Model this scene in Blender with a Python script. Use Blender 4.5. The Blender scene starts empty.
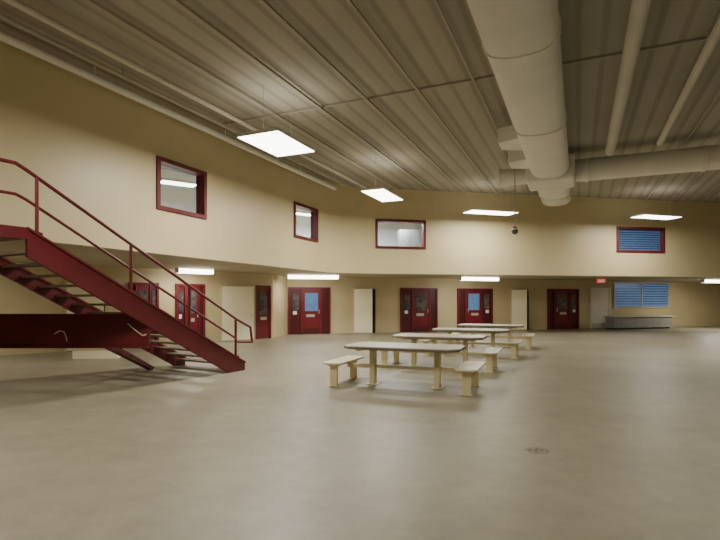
import bpy, bmesh, math, random
from mathutils import Vector, Matrix
random.seed(4)
C = bpy.context.scene
COL = C.collection
F = 504.0; PX = 351.0; HY = 300.0; EYE = 1.6

# ---------------------------------------------------------------- materials
def mat(name, c1, c2=None, rough=.6, scale=3, bump=0, metal=0, emit=None, es=0, detail=4, stretch=None, spec=.5):
    m = bpy.data.materials.new(name); m.use_nodes = True
    nt = m.node_tree; b = nt.nodes['Principled BSDF']
    b.inputs['Roughness'].default_value = rough; b.inputs['Metallic'].default_value = metal
    b.inputs['Specular IOR Level'].default_value = spec
    c2 = c2 or tuple(v*.86 for v in c1)
    tc = nt.nodes.new('ShaderNodeTexCoord'); mp = nt.nodes.new('ShaderNodeMapping')
    if stretch: mp.inputs['Scale'].default_value = stretch
    n = nt.nodes.new('ShaderNodeTexNoise'); n.inputs['Scale'].default_value = scale; n.inputs['Detail'].default_value = detail
    r = nt.nodes.new('ShaderNodeValToRGB')
    r.color_ramp.elements[0].color = (*c1, 1); r.color_ramp.elements[1].color = (*c2, 1)
    r.color_ramp.elements[0].position = .35; r.color_ramp.elements[1].position = .68
    L = nt.links.new
    L(tc.outputs['Object'], mp.inputs['Vector']); L(mp.outputs[0], n.inputs['Vector']); L(n.outputs['Fac'], r.inputs['Fac']); L(r.outputs[0], b.inputs['Base Color'])
    if bump:
        n2 = nt.nodes.new('ShaderNodeTexNoise'); n2.inputs['Scale'].default_value = scale*8
        L(mp.outputs[0], n2.inputs['Vector'])
        bp = nt.nodes.new('ShaderNodeBump'); bp.inputs['Strength'].default_value = bump; bp.inputs['Distance'].default_value = .02
        L(n2.outputs['Fac'], bp.inputs['Height']); L(bp.outputs[0], b.inputs['Normal'])
    if emit:
        b.inputs['Emission Color'].default_value = (*emit, 1); b.inputs['Emission Strength'].default_value = es
    return m
M = {}
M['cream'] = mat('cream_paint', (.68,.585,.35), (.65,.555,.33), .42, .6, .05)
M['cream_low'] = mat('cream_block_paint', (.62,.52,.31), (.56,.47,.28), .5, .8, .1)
M['beige_door'] = mat('beige_door_paint', (.92,.85,.62), (.89,.82,.60), .4, 1)
M['pale'] = mat('pale_grey_paint', (.6,.59,.53), (.55,.54,.49), .5, 1)
M['pale_cream'] = mat('pale_cream_door', (.82,.79,.68), (.78,.75,.65), .5, 1)
M['white'] = mat('white_paint', (.84,.85,.86), (.80,.82,.83), .6, 1)
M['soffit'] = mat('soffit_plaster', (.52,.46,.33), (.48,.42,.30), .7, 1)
M['red'] = mat('dark_red_steel', (.145,.014,.019), (.115,.011,.015), .42, 2)
M['red2'] = mat('dark_red_door', (.175,.011,.02), (.14,.009,.016), .42, 2)
M['red3'] = mat('deep_red_panel', (.09,.008,.011), (.07,.007,.009), .4, 2)
M['dark'] = mat('dark_fill', (.035,.028,.022), None, .8, 1)
M['tread'] = mat('steel_tread', (.13,.09,.07), (.10,.07,.055), .6, 5)
M['tread_gap_light'] = mat('pale_gap_light', (.48,.42,.31), (.42,.37,.27), .6, 5)
M['slab'] = mat('worn_table_top', (.56,.52,.42), (.48,.44,.35), .35, 3)
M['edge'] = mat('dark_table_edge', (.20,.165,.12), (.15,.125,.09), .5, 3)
M['yellow'] = mat('cream_yellow_steel', (.80,.71,.43), (.75,.66,.39), .4, 3)
M['seat'] = mat('bench_top', (.74,.68,.49), (.67,.61,.44), .35, 3)
M['beam'] = mat('beam_paint', (.44,.41,.34), (.40,.375,.31), .85, 1)
M['duct'] = mat('duct_paint', (.86,.85,.79), (.79,.78,.73), .65, 1)
M['pipe'] = mat('pipe_paint', (.66,.63,.55), (.6,.58,.51), .65, 1)
M['cable'] = mat('grey_cable', (.12,.11,.10), None, .6, 3)
M['wire'] = mat('pale_wire', (.45,.41,.33), None, .6, 3)
M['lamp'] = mat('lamp_diffuser', (.9,.9,.85), (.88,.88,.84), .5, 1, emit=(1,.97,.88), es=10)
M['lamp_house'] = mat('lamp_housing', (.8,.78,.7), None, .5, 1)
M['bluepane'] = mat('blue_daylight_pane', (.10,.20,.36), (.07,.14,.28), .15, 6, emit=(.16,.32,.56), es=.3)  # daylight behind the pane is put in as a faint blue glow
M['navy'] = mat('navy_glow_pane', (.02,.04,.09), None, .2, 6, emit=(.03,.06,.14), es=.3)  # dark backing for the slat gaps, faint blue glow put in
M['darkpane'] = mat('dark_glass_pane', (.06,.055,.06), (.17,.15,.145), .12, 6)
M['blind'] = mat('blue_blind', (.16,.28,.46), (.12,.22,.38), .5, 6, emit=(.12,.25,.50), es=.3)  # slats carry a faint glow of their own
M['steel'] = mat('brushed_steel', (.6,.58,.54), None, .4, 8, metal=.4)
M['counter'] = mat('grey_counter', (.33,.33,.31), (.27,.27,.26), .5, 3)
M['sign'] = mat('exit_red', (.45,.02,.02), None, .4, 3, emit=(1,.04,.03), es=.45)
M['letter'] = mat('sign_letter', (.8,.65,.55), None, .4, 3, emit=(1,.7,.6), es=.7)
M['cord'] = mat('pale_cord', (.7,.66,.55), None, .6, 8)
M['drain'] = mat('drain_bronze', (.28,.245,.18), (.23,.20,.145), .6, 30, metal=.0)
M['drain2'] = mat('drain_slot', (.07,.05,.03), (.16,.12,.08), .7, 40)
# glass
g = bpy.data.materials.new('window_glass'); g.use_nodes = True; nt = g.node_tree; nt.nodes.clear()
o_ = nt.nodes.new('ShaderNodeOutputMaterial'); mx = nt.nodes.new('ShaderNodeMixShader'); tr = nt.nodes.new('ShaderNodeBsdfTransparent'); gl = nt.nodes.new('ShaderNodeBsdfGlossy')
tr.inputs[0].default_value = (.86,.89,.92,1); gl.inputs['Roughness'].default_value = .03; mx.inputs[0].default_value = .08
nt.links.new(tr.outputs[0], mx.inputs[1]); nt.links.new(gl.outputs[0], mx.inputs[2]); nt.links.new(mx.outputs[0], o_.inputs[0]); M['glass'] = g
# floor concrete: two noise scales
m = mat('polished_concrete', (.31,.287,.215), (.245,.222,.16), .42, .45, .03, detail=9)
nt = m.node_tree; b = nt.nodes['Principled BSDF']; src = b.inputs['Base Color'].links[0].from_socket
tc = nt.nodes.new('ShaderNodeTexCoord'); n = nt.nodes.new('ShaderNodeTexNoise'); n.inputs['Scale'].default_value = 3; n.inputs['Detail'].default_value = 10; n.inputs['Roughness'].default_value = .75
nt.links.new(tc.outputs['Object'], n.inputs['Vector'])
r = nt.nodes.new('ShaderNodeValToRGB'); r.color_ramp.elements[0].color = (.84,.835,.825,1); r.color_ramp.elements[1].color = (1.07,1.06,1.05,1); r.color_ramp.elements[0].position=.35; r.color_ramp.elements[1].position=.65
nt.links.new(n.outputs['Fac'], r.inputs['Fac'])
mm = nt.nodes.new('ShaderNodeMix'); mm.data_type = 'RGBA'; mm.blend_type = 'MULTIPLY'; mm.inputs[0].default_value = 1
nt.links.new(src, mm.inputs[6]); nt.links.new(r.outputs[0], mm.inputs[7]); nt.links.new(mm.outputs[2], b.inputs['Base Color'])
M['floor'] = m
# ceiling deck: narrow ribs by wave, running parallel to the long left wall
m = mat('metal_roof_deck', (.43,.405,.34), (.39,.37,.31), .9, .5, 0, spec=.2)
nt = m.node_tree; b = nt.nodes['Principled BSDF']; src = b.inputs['Base Color'].links[0].from_socket
tc = nt.nodes.new('ShaderNodeTexCoord'); mp = nt.nodes.new('ShaderNodeMapping')
w = nt.nodes.new('ShaderNodeTexWave'); w.inputs['Scale'].default_value = .75; w.wave_profile='SIN'
mp.inputs['Rotation'].default_value = (0,0,math.radians(24.3))
nt.links.new(tc.outputs['Object'], mp.inputs[0]); nt.links.new(mp.outputs[0], w.inputs[0])
bp = nt.nodes.new('ShaderNodeBump'); bp.inputs['Strength'].default_value=.3; bp.inputs['Distance'].default_value=.04
nt.links.new(w.outputs['Fac'], bp.inputs['Height']); nt.links.new(bp.outputs[0], b.inputs['Normal'])
r = nt.nodes.new('ShaderNodeValToRGB'); r.color_ramp.elements[0].color=(.80,.79,.77,1); r.color_ramp.elements[1].color=(1,1,1,1); r.color_ramp.elements[0].position=.05; r.color_ramp.elements[1].position=.3
nt.links.new(w.outputs['Fac'], r.inputs['Fac'])
mm = nt.nodes.new('ShaderNodeMix'); mm.data_type = 'RGBA'; mm.blend_type = 'MULTIPLY'; mm.inputs[0].default_value = 1
nt.links.new(src, mm.inputs[6]); nt.links.new(r.outputs[0], mm.inputs[7]); nt.links.new(mm.outputs[2], b.inputs['Base Color'])
M['deck'] = m

# ---------------------------------------------------------------- helpers
def mesh_obj(name, bm, m, parent=None, bevel=0):
    me = bpy.data.meshes.new(name); bmesh.ops.recalc_face_normals(bm, faces=bm.faces); bm.to_mesh(me); bm.free()
    o = bpy.data.objects.new(name, me); COL.objects.link(o); me.materials.append(m)
    if parent: o.parent = parent
    if bevel:
        md = o.modifiers.new('bevel','BEVEL'); md.width = bevel; md.segments = 4 if bevel>.1 else 2; md.limit_method='ANGLE'
    return o
def tag(o, label, cat=None, group=None, kind=None):
    o['label'] = label
    if cat: o['category'] = cat
    if group: o['group'] = group
    if kind: o['kind'] = kind
    return o
def empty(name, loc, rz=0):
    o = bpy.data.objects.new(name, None); COL.objects.link(o); o.location = loc; o.rotation_euler = (0,0,rz); o.empty_display_size=.2
    return o
def bx(bm, x0,x1,y0,y1,z0,z1):
    vs = [bm.verts.new((x,y,z)) for x in (x0,x1) for y in (y0,y1) for z in (z0,z1)]
    for f in ((0,1,3,2),(4,6,7,5),(0,4,5,1),(2,3,7,6),(0,2,6,4),(1,5,7,3)): bm.faces.new([vs[i] for i in f])
def hexa(bm, pts):   # 4 bottom pts, 4 top pts
    vs = [bm.verts.new(p) for p in pts]
    for f in ((0,1,2,3),(4,7,6,5),(0,4,5,1),(1,5,6,2),(2,6,7,3),(3,7,4,0)): bm.faces.new([vs[i] for i in f])
def tube(bm, a, b, r, n=10):
    a = Vector(a); b = Vector(b); d = b-a
    q = d.to_track_quat('Z','Y').to_matrix().to_4x4()
    ret = bmesh.ops.create_cone(bm, cap_ends=True, segments=n, radius1=r, radius2=r, depth=d.length, matrix=Matrix.Translation((a+b)/2)@q)
def path_tube(bm, pts, r, n=8):
    for a,b in zip(pts, pts[1:]): tube(bm, a, b, r, n)
    for p in pts[1:-1]: bmesh.ops.create_uvsphere(bm, u_segments=n, v_segments=6, radius=r, matrix=Matrix.Translation(p))
def prism(bm, poly, fn, s0, s1):   # polygon of (t,z) extruded over s
    A = [bm.verts.new(fn(t,s0,z)) for t,z in poly]; B = [bm.verts.new(fn(t,s1,z)) for t,z in poly]
    bm.faces.new(A); bm.faces.new(B[::-1]); n=len(A)
    for i in range(n): bm.faces.new((A[i],A[(i+1)%n],B[(i+1)%n],B[i]))
def one(fn, *a):
    bm = bmesh.new(); fn(bm, *a); return bm
def box_obj(name, b, m, parent=None, bevel=0):
    return mesh_obj(name, one(bx,*b), m, parent, bevel)

# ---------------------------------------------------------------- room shell
ZS, ZC = 2.7, 6.25
def smooth_corner(p0, pc, p1, n=14):
    out=[]
    for i in range(n+1):
        t=i/n; out.append(((1-t)**2*p0[0]+2*t*(1-t)*pc[0]+t*t*p1[0], (1-t)**2*p0[1]+2*t*(1-t)*pc[1]+t*t*p1[1]))
    return out
UP = [(-11.775,-4.0)] + smooth_corner((-1.29,19.22),(-.629,20.68),(.94,20.98)) + [(24.0, 21+.19*22.96)]
LB0 = (-2.98, 23.45)
LOW = [(-14.6,-4.0),(-14.6,9.88),(-3.3,21.3),LB0,(24.0, 23.7+.3*26.16)]
def build_wall(name, path, z0, z1, holes, m, thick, side=1):
    # holes: (s0,s1,za,zb) in arc length
    S=[0]
    for a,b in zip(path,path[1:]): S.append(S[-1]+math.dist(a,b))
    def at(s):
        for i in range(len(path)-1):
            if s<=S[i+1]+1e-6:
                f=(s-S[i])/(S[i+1]-S[i]); a,b=path[i],path[i+1]; return (a[0]+(b[0]-a[0])*f, a[1]+(b[1]-a[1])*f)
        return path[-1]
    ss=sorted(set([round(s,5) for s in S]+[round(h[k],5) for h in holes for k in (0,1)]))
    zz=sorted(set([z0,z1]+[h[k] for h in holes for k in (2,3)]))
    bm=bmesh.new(); V={}
    def v(i,j):
        if (i,j) not in V:
            x,y=at(ss[i]); V[i,j]=bm.verts.new((x,y,zz[j]))
        return V[i,j]
    for i in range(len(ss)-1):
        for j in range(len(zz)-1):
            sm=(ss[i]+ss[i+1])/2; zm=(zz[j]+zz[j+1])/2
            if any(h[0]<sm<h[1] and h[2]<zm<h[3] for h in holes): continue
            bm.faces.new((v(i,j),v(i+1,j),v(i+1,j+1),v(i,j+1)))
    me=bpy.data.meshes.new(name); bm.to_mesh(me); bm.free()
    o=bpy.data.objects.new(name,me); COL.objects.link(o); me.materials.append(m)
    md=o.modifiers.new('solid','SOLIDIFY'); md.thickness=thick; md.offset=-1*side
    return o
def arc_of(path, px, seg):
    S=0
    for i,(a,b) in enumerate(zip(path,path[1:])):
        if i==seg:
            k=(px-PX)/F; dx,dy=b[0]-a[0],b[1]-a[1]
            f=(k*a[1]-a[0])/(dx-k*dy); return S+f*math.dist(a,b), (a[0]+dx*f,a[1]+dy*f), math.atan2(dy,dx)
        S+=math.dist(a,b)
LASTU=len(UP)-2
wins=[(157,205,0,3.78,4.98),(294,317,0,3.82,5.02),(376,425,LASTU,3.78,4.95),(617,664,LASTU,3.82,4.95)]
holes=[]; winfo=[]
for a,b,seg,z0,z1 in wins:
    s0,p0,an=arc_of(UP,a,seg); s1,p1,_=arc_of(UP,b,seg); holes.append((s0,s1,z0,z1)); winfo.append((p0,p1,an,z0,z1))
w=build_wall('wall_upper',UP,ZS,ZC,holes,M['cream'],.2,1)
tag(w,'curved cream upper wall above the cell doors','wall',kind='structure')
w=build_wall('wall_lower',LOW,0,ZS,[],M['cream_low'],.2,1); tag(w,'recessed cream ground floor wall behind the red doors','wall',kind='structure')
w=build_wall('wall_mezzanine',LOW,ZS+.12,ZC,[],M['white'],.2,1); tag(w,'white wall of the rooms behind the upper windows','wall',kind='structure')
w=box_obj('wall_right',(24.0,24.2,-4,32.2,0,ZC),M['cream']); tag(w,'cream side wall right of the hall','wall',kind='structure')
w=box_obj('wall_back',(-14.8,24.2,-4.2,-4,0,ZC),M['cream']); tag(w,'cream wall opposite the cell doors','wall',kind='structure')
f=box_obj('floor',(-14.9,24.3,-4.3,32.4,-.2,0),M['floor']); tag(f,'mottled grey brown concrete floor','floor',kind='structure')
c=box_obj('ceiling',(-14.9,24.3,-4.3,32.4,ZC,ZC+.2),M['deck']); tag(c,'ribbed grey beige metal roof deck ceiling','ceiling',kind='structure')
bm=bmesh.new()
def off_path(path,dd):
    out=[]
    for i,p in enumerate(path):
        a=path[max(0,i-1)]; b=path[min(len(path)-1,i+1)]; t=Vector((b[0]-a[0],b[1]-a[1])).normalized(); out.append((p[0]-t.y*dd,p[1]+t.x*dd))
    return out
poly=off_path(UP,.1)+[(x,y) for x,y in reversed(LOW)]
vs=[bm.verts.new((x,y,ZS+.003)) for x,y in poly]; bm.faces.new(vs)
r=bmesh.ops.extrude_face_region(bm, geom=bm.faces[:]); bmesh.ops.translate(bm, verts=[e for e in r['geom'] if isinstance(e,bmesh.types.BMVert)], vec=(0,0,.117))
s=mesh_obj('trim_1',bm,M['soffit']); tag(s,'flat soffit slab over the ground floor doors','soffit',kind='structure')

# upper windows
WL=['red framed upper window above the red staircase','narrow red framed upper window at the bend of the wall','wide red framed upper window over the middle doors','red framed upper window with blue blinds at the right']
for i,(p0,p1,an,z0,z1) in enumerate(winfo):
    L=math.dist(p0,p1); e=empty('window_%d'%(i+1),(p0[0],p0[1],z0),an); tag(e,WL[i],'window',kind='structure')
    h=z1-z0; bm=bmesh.new(); t=.075
    bx(bm,-.03,L+.03,-.05,.24,-.03,t); bx(bm,-.03,L+.03,-.05,.24,h-t,h+.03); bx(bm,-.03,t,-.05,.24,t,h-t); bx(bm,L-t,L+.03,-.05,.24,t,h-t)
    mesh_obj('window_frame',bm,M['red'],e,.008)
    box_obj('pane',(t,L-t,.10,.11,t,h-t),M['glass'],e)
    if i==3:
        bm=bmesh.new(); n=9
        for k in range(n):
            z=t+.02+k*(h-2*t-.03)/n
            bx(bm,t,L-t,.14,.16,z,z+.062)
        mesh_obj('blind',bm,M['blind'],e)
        box_obj('blind_backing',(t,L-t,.19,.2,t,h-t),M['navy'],e)
e=empty('cupboard',(2.60,22.75,ZS+.12),.19); tag(e,'grey cupboard seen through the wide upper window','cupboard')
box_obj('body',(-.4,.5,0,.45,0,1.95),M['counter'],e,.01)
box_obj('cupboard_door',(-.38,.04,-.03,0,.03,1.9),M['counter'],e); box_obj('cupboard_door',(.06,.48,-.03,0,.03,1.9),M['counter'],e)

# ---------------------------------------------------------------- ground floor doors
dn=[0]
def red_door(px0,px1,seg,label,h=2.2,pane='bluepane',mirror=False,narrow=False):
    _,p0,an=arc_of(LOW,px0,seg); _,p1,_=arc_of(LOW,px1,seg); W=math.dist(p0,p1); dn[0]+=1
    e=empty('door_%d'%dn[0],(p0[0],p0[1],0),an); tag(e,label,'door',kind='structure')
    def X(u): return (1-u)*W if mirror else u*W
    def B(bm,u0,u1,y0,y1,z0,z1):
        a,b=sorted((X(u0),X(u1))); bx(bm,a,b,y0,y1,z0,z1)
    bm=bmesh.new(); t=.09
    bx(bm,0,t,-.1,-.002,0,h); bx(bm,W-t,W,-.1,-.002,0,h); bx(bm,t,W-t,-.1,-.002,h-t,h)
    if not narrow:
        B(bm,.29,.33,-.1,-.002,0,h-t); B(bm,.76,.80,-.1,-.002,0,h-t)
    mesh_obj('door_frame',bm,M['red2'],e,.006)
    bm=bmesh.new()
    if narrow:
        B(bm,.1,.9,-.06,-.01,.02,h-t); mesh_obj('door_leaf',bm,M['red2'],e)
        bm=bmesh.new(); B(bm,.2,.75,-.075,-.062,1.0,1.95); mesh_obj('pane',bm,M[pane],e)
        bm=bmesh.new(); B(bm,.3,.7,-.09,-.062,.78,.9); mesh_obj('food_slot',bm,M['steel'],e)
        return e
    B(bm,.33,.76,-.07,-.01,.02,h-t); lf=mesh_obj('door_leaf',bm,M['red2'],e)
    bm=bmesh.new(); B(bm,.05,.29,-.05,-.01,0,h-t); mesh_obj('side_panel',bm,M['red3'],e)
    bm=bmesh.new(); B(bm,.80,.95,-.05,-.01,0,h-t); mesh_obj('side_panel',bm,M['red3'],e)
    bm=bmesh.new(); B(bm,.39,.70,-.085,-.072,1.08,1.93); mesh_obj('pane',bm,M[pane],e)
    bm=bmesh.new(); B(bm,.10,.25,-.065,-.052,1.15,1.9); mesh_obj('pane',bm,M['darkpane'],e)
    bm=bmesh.new(); B(bm,.42,.62,-.1,-.072,.80,.93); mesh_obj('food_slot',bm,M['steel'],e)
    bm=bmesh.new(); B(bm,.35,.74,-.08,-.072,.04,.28); mesh_obj('kick_plate',bm,M['red3'],e)
    hx=X(.72); tube_bm=bmesh.new(); tube(tube_bm,(hx,-.12,.95),(hx,-.12,1.15),.018); tube(tube_bm,(hx,-.12,.97),(hx,-.072,.97),.01); tube(tube_bm,(hx,-.12,1.13),(hx,-.072,1.13),.01)
    mesh_obj('door_handle',tube_bm,M['steel'],e)
    bm=bmesh.new(); B(bm,.11,.20,-.062,-.052,.92,1.08); mesh_obj('notice',bm,M['white'],e)
    return e
def beige_door(px0,px1,seg,label,gap,h=2.15,swing=.0,hinge_left=True):
    _,p0,an=arc_of(LOW,px0,seg); _,p1,_=arc_of(LOW,px1,seg); W=math.dist(p0,p1); dn[0]+=1
    e=empty('door_%d'%dn[0],(p0[0],p0[1],0),an); tag(e,label,'door',kind='structure')
    t=.06
    bm=bmesh.new(); bx(bm,-t,0,-.09,-.002,0,h+t); bx(bm,W,W+t,-.09,-.002,0,h+t); bx(bm,0,W,-.09,-.002,h,h+t); mesh_obj('door_frame',bm,M['cream_low'],e)
    box_obj('opening_shade',(0,W,-.02,-.004,0,h),M['dark'],e)  # flat dark panel painted in for the shade inside the doorway
    lw=W-gap
    lf=box_obj('door_leaf',(0,lw,-.045,0,.02,h-.01),M['beige_door'],e,.004); lf.location=(0,-.05,0); lf.rotation_euler=(0,0,-swing)
    hd=mesh_obj('door_handle',one(tube,(lw-.1,-.10,1.0),(lw-.1,-.045,1.0),.02),M['steel'],lf)
    return e
red_door(128,158,1,'dark red cell door seen behind the stair treads',mirror=True,pane='darkpane')
red_door(175,204,1,'dark red cell door seen through the stair rail',pane='darkpane')
beige_door(221,253,1,'wide beige door just right of the stair foot',.14,swing=.16)
red_door(254.5,270,1,'narrow dark red door beside the wide beige door',narrow=True,pane='darkpane')
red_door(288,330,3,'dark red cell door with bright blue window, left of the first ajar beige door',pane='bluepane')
beige_door(354,375,3,'beige door ajar between the two middle red doors',.2,swing=.4)
red_door(400,437,3,'dark red cell door under the wide upper window',pane='darkpane')
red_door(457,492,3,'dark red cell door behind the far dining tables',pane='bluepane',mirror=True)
beige_door(511,528,3,'beige door ajar behind the end of the table row',.28,swing=.45)
red_door(547,578,3,'dark red cell door nearest the exit sign',pane='darkpane',mirror=True)
beige_door(66,104,1,'beige door behind the staircase at the far left',.05,swing=.04)
# pale panel door under the exit sign
_,p0,an=arc_of(LOW,590,3); _,p1,_=arc_of(LOW,609,3); W=math.dist(p0,p1); dn[0]+=1
e=empty('door_%d'%dn[0],(p0[0],p0[1],0),an); tag(e,'pale cream door below the red exit sign','door',kind='structure')
bm=bmesh.new(); bx(bm,0,.06,-.1,-.002,0,2.3); bx(bm,W-.06,W,-.1,-.002,0,2.3); bx(bm,.06,W-.06,-.1,-.002,2.24,2.3); mesh_obj('door_frame',bm,M['pale_cream'],e)
box_obj('door_leaf',(.06,W-.06,-.06,-.01,.02,2.24),M['pale_cream'],e); mesh_obj('door_handle',one(tube,(W-.16,-.12,1),(W-.16,-.06,1),.02),M['steel'],e)
# lower blue window
_,p0,an=arc_of(LOW,613,3); _,p1,_=arc_of(LOW,668,3); W=math.dist(p0,p1)
e=empty('window_5',(p0[0],p0[1],1.15),an); tag(e,'ground floor window with blue blinds beside the exit','window',kind='structure')
h=1.48; bm=bmesh.new(); bx(bm,0,W,-.08,-.002,0,.07); bx(bm,0,W,-.08,-.002,h-.07,h); bx(bm,0,.07,-.08,-.002,.07,h-.07); bx(bm,W-.07,W,-.08,-.002,.07,h-.07); bx(bm,W/2-.03,W/2+.03,-.08,-.002,.07,h-.07)
mesh_obj('window_frame',bm,M['pale'],e)
box_obj('pane',(.07,W-.07,-.012,-.004,.07,h-.07),M['navy'],e)
bm=bmesh.new()
for k in range(9):
    z=.1+k*.146; bx(bm,.08,W-.08,-.05,-.03,z,z+.095)
mesh_obj('blind',bm,M['blind'],e)
# exit sign
e=empty('exit_sign',(12.35,24.9,2.44),.25); tag(e,'small red illuminated EXIT sign hanging above the pale door','sign')
box_obj('sign_case',(-.27,.27,-.03,.03,0,.2),M['sign'],e,.01)
cu=bpy.data.curves.new('t','FONT'); cu.body='EXIT'; cu.size=.2; cu.align_x='CENTER'; cu.extrude=.004
to=bpy.data.objects.new('t',cu); COL.objects.link(to); bpy.context.view_layer.update()
me=bpy.data.meshes.new_from_object(to.evaluated_get(bpy.context.evaluated_depsgraph_get())); bpy.data.objects.remove(to)
me.materials.clear(); me.materials.append(M['letter'])
tx=bpy.data.objects.new('lettering',me); COL.objects.link(tx); tx.parent=e; tx.rotation_euler=(math.pi/2,0,0); tx.location=(0,-.036,.03)
box_obj('bracket',(-.03,.03,-.015,.015,.2,.262),M['lamp_house'],e)
# counter
_,p0,an=arc_of(LOW,600,3)
e=empty('counter',(p0[0]-.05,p0[1]-1.1,0),an); tag(e,'low grey counter below the blue blinds','counter')
box_obj('worktop',(0,4.2,-.35,.4,.66,.72),M['pale'],e,.01); box_obj('body',(.08,4.1,-.28,.35,.08,.66),M['counter'],e)
box_obj('plinth',(.12,4.0,-.22,.35,0,.08),M['dark'],e)
# low block under the stairs
e=empty('low_bench',(-7.0,13.9,0),math.radians(8)); tag(e,'low cream bench block on the floor beneath the stairs','bench')
box_obj('bench_top',(-.62,.62,-.22,.22,.27,.33),M['beige_door'],e,.01); box_obj('base',(-.57,.57,-.18,.18,0,.27),M['beige_door'],e)

# ---------------------------------------------------------------- staircase
A0=Vector((-2.42,11.5,0)); d=Vector((-.5,-.866,0)); sv=Vector((-.866,.5,0))
def SP(t,s,z): p=A0+d*t+sv*s; return (p.x,p.y,z)
st=empty('staircase',A0); tag(st,'dark red steel staircase with open treads and pipe rail','staircase')
def sobj(name,bm,m,bevel=0,parent=None):
    bmesh.ops.translate(bm,verts=bm.verts,vec=-A0); return mesh_obj(name,bm,m,parent or st,bevel)
WD=2.0; zt=lambda t:.18+.528*t
TE=4.70
for s0 in (0,WD-.06):
    bm=bmesh.new(); prism(bm,[(0,0),(0,zt(0)),(TE,zt(TE)),(TE,zt(TE)-(.42 if s0==0 else .30)),(.5 if s0==0 else .3,0)],SP,s0,s0+.06)
    # flanges
    prism(bm,[(0,zt(0)-.02),(0,zt(0)+.015),(TE,zt(TE)+.015),(TE,zt(TE)-.02)],SP,s0-.03,s0+.09)
    sobj('stringer',bm,M['red'])
for k in range(1,15):
    z=.17*k; t0=.322*(k-1); bm=bmesh.new()
    prism(bm,[(t0,z-.03),(t0,z),(t0+.25,z),(t0+.25,z-.03)],SP,.06,WD-.06)
    tr_=sobj('tread',bm,M['tread'])
    bm=bmesh.new(); prism(bm,[(t0+.25,z-.04),(t0+.25,z+.004),(t0+.27,z+.004),(t0+.27,z-.04)],SP,.06,WD-.06); sobj('tread_gap_light',bm,M['tread_gap_light'],0,tr_)  # pale strip added for the light showing between open treads
bm=bmesh.new(); prism(bm,[(TE,2.50),(TE,2.67),(5.9,2.67),(5.9,2.50)],SP,0,1.3); sobj('landing',bm,M['red'])
for (t,s) in ((5.8,.08),(5.8,1.2),(4.85,1.2)):
    bm=bmesh.new(); prism(bm,[(t-.06,0),(t-.06,2.50),(t+.06,2.50),(t+.06,0)],SP,s-.06,s+.06); sobj('column',bm,M['red'])
# pipe railing on the open side
rr=.028
bm=bmesh.new(); top=lambda t:zt(t)+.86
path_tube(bm,[SP(5.9,.03,2.67+.92),SP(TE+.15,.03,2.67+.92),SP(TE,.03,top(TE)),SP(.25,.03,top(.25)),SP(-.22,.03,top(-.1)-.02),SP(-.28,.03,.62),SP(.25,.03,.66)],rr,10); sobj('handrail',bm,M['red'])
bm=bmesh.new(); path_tube(bm,[SP(5.9,.03,2.67+.47),SP(TE+.15,.03,2.67+.47),SP(TE,.03,zt(TE)+.42),SP(.25,.03,zt(.25)+.42)],rr*.85,10); sobj('mid_rail',bm,M['red'])
for t in (.27,1.6,2.94,4.55):
    bm=bmesh.new(); tube(bm,SP(t,.03,zt(t)),SP(t,.03,top(t)),rr,10); prism(bm,[(t-.06,zt(t-.06)+.015),(t-.06,zt(t)+.03),(t+.06,zt(t)+.05),(t+.06,zt(t+.06)+.015)],SP,-.02,.08); sobj('post',bm,M['red'])
bm=bmesh.new(); tube(bm,SP(5.85,.03,2.67),SP(5.85,.03,3.59),rr,10); sobj('post',bm,M['red'])
# guard beam under the flight, posts and brace
bm=bmesh.new(); bx(bm,-6.9,-3.72,9.28,9.34,.72,1.34); bx(bm,-6.9,-3.72,9.22,9.34,1.31,1.345); bx(bm,-6.9,-3.72,9.22,9.34,.715,.75); sobj('guard_beam',bm,M['red'])
bm=bmesh.new(); bx(bm,-6.9,-6.78,9.34,9.46,0,1.3); sobj('column',bm,M['red'])
bm=bmesh.new(); hexa(bm,[(-4.62,9.36,.72),(-4.5,9.36,.72),(-4.55,11.55,0),(-4.67,11.55,0),(-4.62,9.36,.84),(-4.5,9.36,.84),(-4.55,11.7,.04),(-4.67,11.7,.04)]); sobj('brace',bm,M['red'])
for pts in ([(-5.42,9.21,.98),(-5.32,9.20,1.04),(-5.24,9.2,1.02),(-5.2,9.2,.93),(-5.19,9.21,.84)],[(-4.08,9.21,1.17),(-4.0,9.2,1.1),(-3.9,9.2,1.02),(-3.8,9.2,.95),(-3.74,9.21,.97)]):
    bm=bmesh.new(); path_tube(bm,pts,.009,6); o=sobj('cord',bm,M['cord']); o['label']='pale cord hooked on the red beam'

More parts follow.
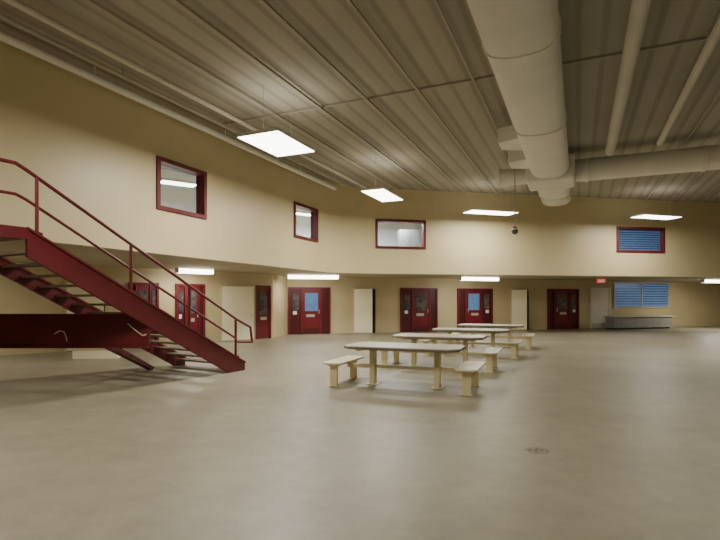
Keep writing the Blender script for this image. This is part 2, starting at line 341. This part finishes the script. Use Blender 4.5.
# ---------------------------------------------------------------- dining tables
def make_table():
    e=empty('dining_table',(0,0,0))
    def slab(bm,lx,ly,z0,z1,ch):
        P=[(-lx+ch,-ly),(lx-ch,-ly),(lx,-ly+ch),(lx,ly-ch),(lx-ch,ly),(-lx+ch,ly),(-lx,ly-ch),(-lx,-ly+ch)]
        a=[bm.verts.new((x,y,z0)) for x,y in P]; b=[bm.verts.new((x,y,z1)) for x,y in P]; bm.faces.new(a); bm.faces.new(b)
        for i in range(8): bm.faces.new((a[i],a[(i+1)%8],b[(i+1)%8],b[i]))
    bm=bmesh.new(); slab(bm,1.07,.52,.735,.755,.16); top_=mesh_obj('tabletop',bm,M['slab'],e,.006)
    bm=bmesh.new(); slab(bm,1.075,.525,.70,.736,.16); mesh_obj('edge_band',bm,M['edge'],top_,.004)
    bm=bmesh.new(); bx(bm,-.85,.85,-.05,.05,.64,.70); bx(bm,-.85,-.76,-.34,.34,.655,.70); bx(bm,.76,.85,-.34,.34,.655,.70); mesh_obj('top_frame',bm,M['yellow'],e)
    for x in (-.62,.62):
        bm=bmesh.new(); bx(bm,x-.05,x+.05,-.08,.08,.01,.64); bx(bm,x-.11,x+.11,-.14,.14,0,.015); mesh_obj('leg',bm,M['yellow'],e,.006)
    for sx in (-1,1):
        xc=sx*1.22
        bm=bmesh.new(); slab(bm,.19,.66,.41,.445,.07); bmesh.ops.translate(bm,verts=bm.verts,vec=(xc,0,0)); b_=mesh_obj('bench_seat',bm,M['seat'],e,.008)
        bm=bmesh.new(); bx(bm,xc-.10,xc+.10,-.56,.56,.375,.41); mesh_obj('bench_frame',bm,M['yellow'],b_)
        for sy in (-1,1):
            y=sy*.50
            bm=bmesh.new(); bx(bm,xc-.07,xc+.07,y-.035,y+.035,.01,.375); bx(bm,xc-.10,xc+.10,y-.06,y+.06,0,.012); mesh_obj('bench_leg',bm,M['yellow'],e,.006)
        bm=bmesh.new(); a,b=sorted((sx*.66,sx*1.14)); bx(bm,a,b,-.035,.035,.30,.375); mesh_obj('arm',bm,M['yellow'],e)
    bm=bmesh.new(); bx(bm,-.57,.57,-.03,.03,.31,.37); mesh_obj('stretcher',bm,M['yellow'],e)
    return e
def copy_tree(o,parent=None):
    c=o.copy(); COL.objects.link(c)
    if parent: c.parent=parent; c.matrix_parent_inverse=o.matrix_parent_inverse
    for ch in o.children: copy_tree(ch,c)
    return c
proto=make_table(); rz=math.atan2(-.36,.9)
TL=['nearest and largest grey topped table with two cream end benches','second grey topped table of the row counted from the camera','third grey topped table of the row, between second and farthest','farthest grey topped table of the row, nearest the red doors']
for i,(x,y) in enumerate(((1.0,9.4),(2.12,12.1),(3.5,14.7),(4.8,17.3))):
    o=proto if i==0 else copy_tree(proto)
    o.location=(x,y,0); o.rotation_euler=(0,0,rz); tag(o,TL[i],'table','dining tables in a receding row')

# ---------------------------------------------------------------- ceiling things
V=Vector((.4116,.9114,0)); U=Vector((.9114,-.4116,0))
def bar_between(bm,p,q,w_,z0,z1):
    p=Vector((p[0],p[1],0)); q=Vector((q[0],q[1],0)); n=(q-p).normalized().cross(Vector((0,0,1)))*w_/2
    P=[p-n,p+n,q+n,q-n]; hexa(bm,[(a.x,a.y,z0) for a in P]+[(a.x,a.y,z1) for a in P])
def back_y(x): return 21+.19*(x-1.04)
for offx in (2.3,3.5,4.7,5.9,7.1,11.9,13.1,14.3,15.5,16.7,19.1,21.5):
    base=Vector((-4.55,12,0))+U*offx
    q=base.copy()
    for _ in range(6): q=base+V*((back_y(q.x)-.25-base.y)/V.y)
    p=base+V*((-3.8-base.y)/V.y)
    if q.x>23.5: q=base+V*((23.5-base.x)/V.x)
    bm=bmesh.new(); bar_between(bm,p,q,.045,6.14,6.155); bar_between(bm,p,q,.02,6.155,6.20)
    o=mesh_obj('roof_joist',bm,M['beam']); tag(o,'slender tan steel roof joist running lengthwise under the deck','joist','lengthwise roof joists')
for j,Y0 in enumerate((4.5,13.5)):
    base=Vector((-4.55,12,0))+V*((Y0-12)/V.y)+U*.35
    q=base+U*24
    if q.x>23.6: q=base+U*((23.6-base.x)/U.x)
    if q.y<-3.8: q=base+U*((-3.8-base.y)/U.y)
    bm=bmesh.new(); bar_between(bm,base,q,.05,6.205,ZC-.004); o=mesh_obj('purlin',bm,M['beam']); tag(o,'thin tan purlin crossing under the ribbed deck','beam','roof purlins')
for (of,r_,z,mt,lab) in ((.45,.07,5.93,'duct','pale pipe closest to the curved upper wall'),(.95,.04,5.98,'beam','thin tan pipe, second out from the upper wall'),(1.5,.05,5.98,'pipe','pale pipe passing beside the large square ceiling light')):
    a=Vector((-4.55,12,z))+U*of; p=a+V*((-3.8-a.y)/V.y); q=a+V*((19.6-a.y)/V.y)
    bm=bmesh.new(); tube(bm,p,q,r_,12)
    for s_ in range(3,26,4):
        c_=p+V*s_; tube(bm,c_,(c_.x,c_.y,6.17),.012,6)
    tag(mesh_obj('pipe',bm,M[mt]),lab,'pipe')
# main duct
e=empty('air_duct',(4.3,11.3,5.6)); tag(e,'large rounded cream duct running toward the far wall','duct')
def dobj(name,bm,m,bv=.01): bmesh.ops.translate(bm,verts=bm.verts,vec=-e.location); return mesh_obj(name,bm,m,e,bv)
a=Vector((4.22,11.3,0)); p=a-V*13; q=a+V*9.4
def oval(bm,p,q,w_,z0,z1,n=32):
    zc=(z0+z1)/2; rz_=(z1-z0)/2; rings=[]
    for P in (p,q):
        ring=[]
        for i in range(n):
            an=2*math.pi*i/n; ca,sa=math.cos(an),math.sin(an)
            lx=math.copysign(abs(ca)**.75,ca)*w_/2; lz=math.copysign(abs(sa)**.75,sa)*rz_
            ring.append(bm.verts.new((P.x+U.x*lx,P.y+U.y*lx,zc+lz)))
        rings.append(ring)
    for i in range(n): bm.faces.new((rings[0][i],rings[0][(i+1)%n],rings[1][(i+1)%n],rings[1][i])).smooth=True
    bm.faces.new(rings[0]); bm.faces.new(rings[1][::-1])
bm=bmesh.new(); oval(bm,p,q,1.1,5.30,6.0); dobj('duct_body',bm,M['duct'],0)
bm=bmesh.new(); j0=a+V*4.4; bar_between(bm,j0,j0+V*1.5,1.4,5.24,6.0); dobj('junction_box',bm,M['duct'],.08)
# angled fittings on the left side of the duct
for s_ in (.6,2.6):
    c_=a+V*s_-U*.42; bm=bmesh.new(); 
    P=[c_,c_+V*1.2,c_+V*.9-U*.6,c_+V*.25-U*.6]
    hexa(bm,[(k.x,k.y,5.48) for k in P]+[(k.x,k.y,5.86) for k in P]); dobj('duct_fitting',bm,M['duct'],.03)
for s_ in (4,9,13,21):
    c_=p+V*s_
    bm=bmesh.new(); oval(bm,c_-V*.025,c_+V*.025,1.15,5.28,6.02); dobj('duct_seam',bm,M['duct'],0)
e=empty('branch_duct',(6.6,16,5.55)); tag(e,'round cream branch duct leaving the large duct to the right','duct')
a=j0+V*.75; a.z=5.62; bm=bmesh.new(); a2=a+U*.71; tube(bm,a2,a+U*13.5,.34,28); o=dobj('duct_body',bm,M['duct'],0)
for pl in o.data.polygons: pl.use_smooth = len(pl.vertices)==4
for s_ in (1.0,4,8,12):
    bm=bmesh.new(); c_=a+U*s_; tube(bm,c_,c_+U*.08,.37,28); dobj('duct_seam',bm,M['duct'],0)
e=empty('side_duct',(4.3,16,5.6)); tag(e,'short cream stub duct on the left of the large duct','duct')
bm=bmesh.new(); tube(bm,a-U*.71,a-U*1.5,.27,24); dobj('duct_body',bm,M['duct'],0)
bm=bmesh.new(); tube(bm,a-U*1.5,a-U*1.56,.30,24); dobj('grille',bm,M['lamp_house'],0)
for (x,r_,ln,lab) in ((6.0,.13,3.4,'thick pale pipe hung right of the large cream duct'),(7.3,.08,2.6,'thin pale pipe hung right of the large cream duct')):
    a=Vector((x,11.3,5.85)); p=a-V*13; q=a+V*ln
    bm=bmesh.new(); tube(bm,p,q,r_,16)
    for s_ in range(2,15,4):
        c_=p+V*s_; tube(bm,c_,(c_.x,c_.y,6.17),.015,6)
    tag(mesh_obj('pipe',bm,M['pipe']),lab,'pipe')

# ---------------------------------------------------------------- light fixtures
def area(parent,x,y,z,sx,sy,rx,power,col=(1,.93,.79)):
    l=bpy.data.lights.new('lamp','AREA'); l.shape='RECTANGLE'; l.size=sx; l.size_y=sy; l.energy=power; l.color=col
    o=bpy.data.objects.new('lamp',l); COL.objects.link(o); o.parent=parent; o.location=(x,y,z); o.rotation_euler=(rx,0,0); return o
def fixture(x,y,z,lx,ly,rot,power,label,group=None,ztop=ZC,name='ceiling_light',strip=False,col=(1,.93,.80)):
    e=empty(name,(x,y,z),rot); tag(e,label,'light',group)
    if strip:   # wraparound lens fixture, surface mounted
        bm=bmesh.new(); bx(bm,-lx/2,lx/2,-ly/2,ly/2,ztop-z-.03,ztop-z); bx(bm,-lx/2-.02,-lx/2,-ly/2,ly/2,0,ztop-z); bx(bm,lx/2,lx/2+.02,-ly/2,ly/2,0,ztop-z); mesh_obj('housing',bm,M['lamp_house'],e)
        box_obj('diffuser',(-lx/2,lx/2,-ly/2+.01,ly/2-.01,.0,ztop-z-.03),M['lamp'],e,.03)
        area(e,0,0,-.03,lx*.95,ly*.9,0,power); return e
    bm=bmesh.new(); bx(bm,-lx/2,lx/2,-ly/2,ly/2,.03,.07); bx(bm,-lx/2,-lx/2+.02,-ly/2,ly/2,0,.03); bx(bm,lx/2-.02,lx/2,-ly/2,ly/2,0,.03); bx(bm,-lx/2,lx/2,-ly/2,-ly/2+.02,0,.03); bx(bm,-lx/2,lx/2,ly/2-.02,ly/2,0,.03)
    mesh_obj('housing',bm,M['lamp_house'],e)
    box_obj('diffuser',(-lx/2+.02,lx/2-.02,-ly/2+.02,ly/2-.02,-.012,.03),M['lamp'],e)
    if ztop-z>.2:
        for sx in (-1,1):
            mesh_obj('hanger',one(tube,(sx*lx*.35,0,.07),(sx*lx*.35,0,ztop-z),.004,6),M['wire'],e)
        if power>115: area(e,0,0,.13,lx*.9,ly*.9,math.pi,power*.06,col)  # added uplight, brightens the ceiling above the fixture
    area(e,0,0,-.04,lx*.9,ly*.9,0,power,col)
    return e
PW=300
rv=math.atan2(V.y,V.x)
fixture(-1.65,11.35,5.1,1.62,1.05,rv,PW*.9,'large hanging ceiling light nearest the upper window')
fixture(1.07,16.9,5.1,1.95,.8,rv,PW*.8,'hanging ceiling light in front of the wide upper window')
fixture(5.6,20.2,5.1,2.1,.75,math.atan2(.6,2),PW*.5,'slim hanging ceiling light beside the hanging device')
fixture(12.9,21.3,5.1,2.0,.75,math.atan2(.6,2),PW*.5,'hanging ceiling light at the far right')
fixture(12.5,13.5,5.1,1.8,.8,rv,PW*.9,'hanging ceiling light right of the ducts, unseen, added for more light')  # this fixture and the next two are unseen, added to brighten the hall
fixture(-3.5,4.5,5.1,1.8,.8,rv,PW*.75,'hanging ceiling light above the stair side, unseen, added for more light')
fixture(5.0,4.0,5.1,1.8,.8,rv,PW*.38,'hanging ceiling light over the near floor, unseen, added for more light')
lw=math.atan2(.3,1)
fixture(-5.45,17.6,2.52,1.3,.28,math.radians(45),46,'short soffit light above the door behind the stairs',ztop=ZS,strip=True)
fixture(-1.65,22.0,2.52,2.2,.28,lw*.6,50,'long soffit light above the blue windowed door',ztop=ZS,strip=True)
fixture(6.1,24.0,2.52,2.0,.28,lw,50,'long soffit light above the door behind the tables',ztop=ZS,strip=True)
fixture(19.5,27.0,2.52,1.8,.28,lw,90,'soffit light beyond the right edge, unseen, added to light the counter',ztop=ZS,strip=True)  # unseen strip added to lift the light on the counter
fixture(-10.2,11.5,2.52,1.8,.28,math.radians(45),60,'soffit light behind the stair landing, unseen, added to brighten the left',ztop=ZS,strip=True)  # unseen strip added to brighten the left side under the soffit
# mezzanine room lights
cw=(.92,.96,1)
for (x,y,pw,lab) in ((-5.35,15.6,230,'small room light behind the first upper window'),(2.0,22.35,230,'small room light behind the middle upper window'),(-1.95,21.2,230,'small room light behind the narrow upper window')):
    fixture(x,y,5.2,1.1,.5,.6,pw,lab,col=cw)
# hanging device
e=empty('hanging_sensor',(5.2,16,3.72)); tag(e,'small grey device hanging on a long rod near the ducts','sensor')
mesh_obj('rod',one(tube,(0,0,.2),(0,0,ZC-3.72),.018,8),M['beam'],e)
bm=bmesh.new(); tube(bm,(0,0,.06),(0,0,.2),.06,14); bmesh.ops.create_uvsphere(bm,u_segments=14,v_segments=10,radius=.1,matrix=Matrix.Translation((0,0,.06))); mesh_obj('body',bm,M['cable'],e)
bm=bmesh.new(); bmesh.ops.create_cone(bm,cap_ends=True,segments=16,radius1=.11,radius2=.09,depth=.04,matrix=Matrix.Translation((0,0,.13))); mesh_obj('collar',bm,M['lamp_house'],e)
# floor drain
e=empty('floor_drain',(1.98,5.36,0)); tag(e,'small round brown drain cover in the bare floor','drain')
bm=bmesh.new(); bmesh.ops.create_cone(bm,cap_ends=True,segments=28,radius1=.13,radius2=.128,depth=.002,matrix=Matrix.Translation((0,0,.001))); mesh_obj('drain_cover',bm,M['drain'],e)
bm=bmesh.new()
for (x,y,lx,ly) in ((-.09,.0,.018,.03),(-.055,.03,.02,.025),(-.03,-.03,.022,.02),(.0,.02,.02,.04),(.04,-.01,.018,.045),(.075,.03,.02,.02),(.095,-.02,.016,.03),(.03,.07,.03,.012),(-.02,-.08,.03,.012)):
    bx(bm,x-lx/2,x+lx/2,y-ly,y+ly,.0022,.0032)
mesh_obj('slots',bm,M['drain2'],e)

# ---------------------------------------------------------------- world + camera
w=bpy.data.worlds.new('world'); C.world=w; w.use_nodes=True; w.node_tree.nodes['Background'].inputs[0].default_value=(.5,.45,.35,1); w.node_tree.nodes['Background'].inputs[1].default_value=.1
cam=bpy.data.cameras.new('camera'); co=bpy.data.objects.new('camera',cam); COL.objects.link(co); co.location=(0,0,EYE); co.rotation_euler=(math.pi/2,0,0)
cam.sensor_width=36; cam.lens=F/720*36; cam.shift_x=(360-PX)/720; cam.shift_y=(HY-270)/720; cam.clip_end=200
C.camera=co
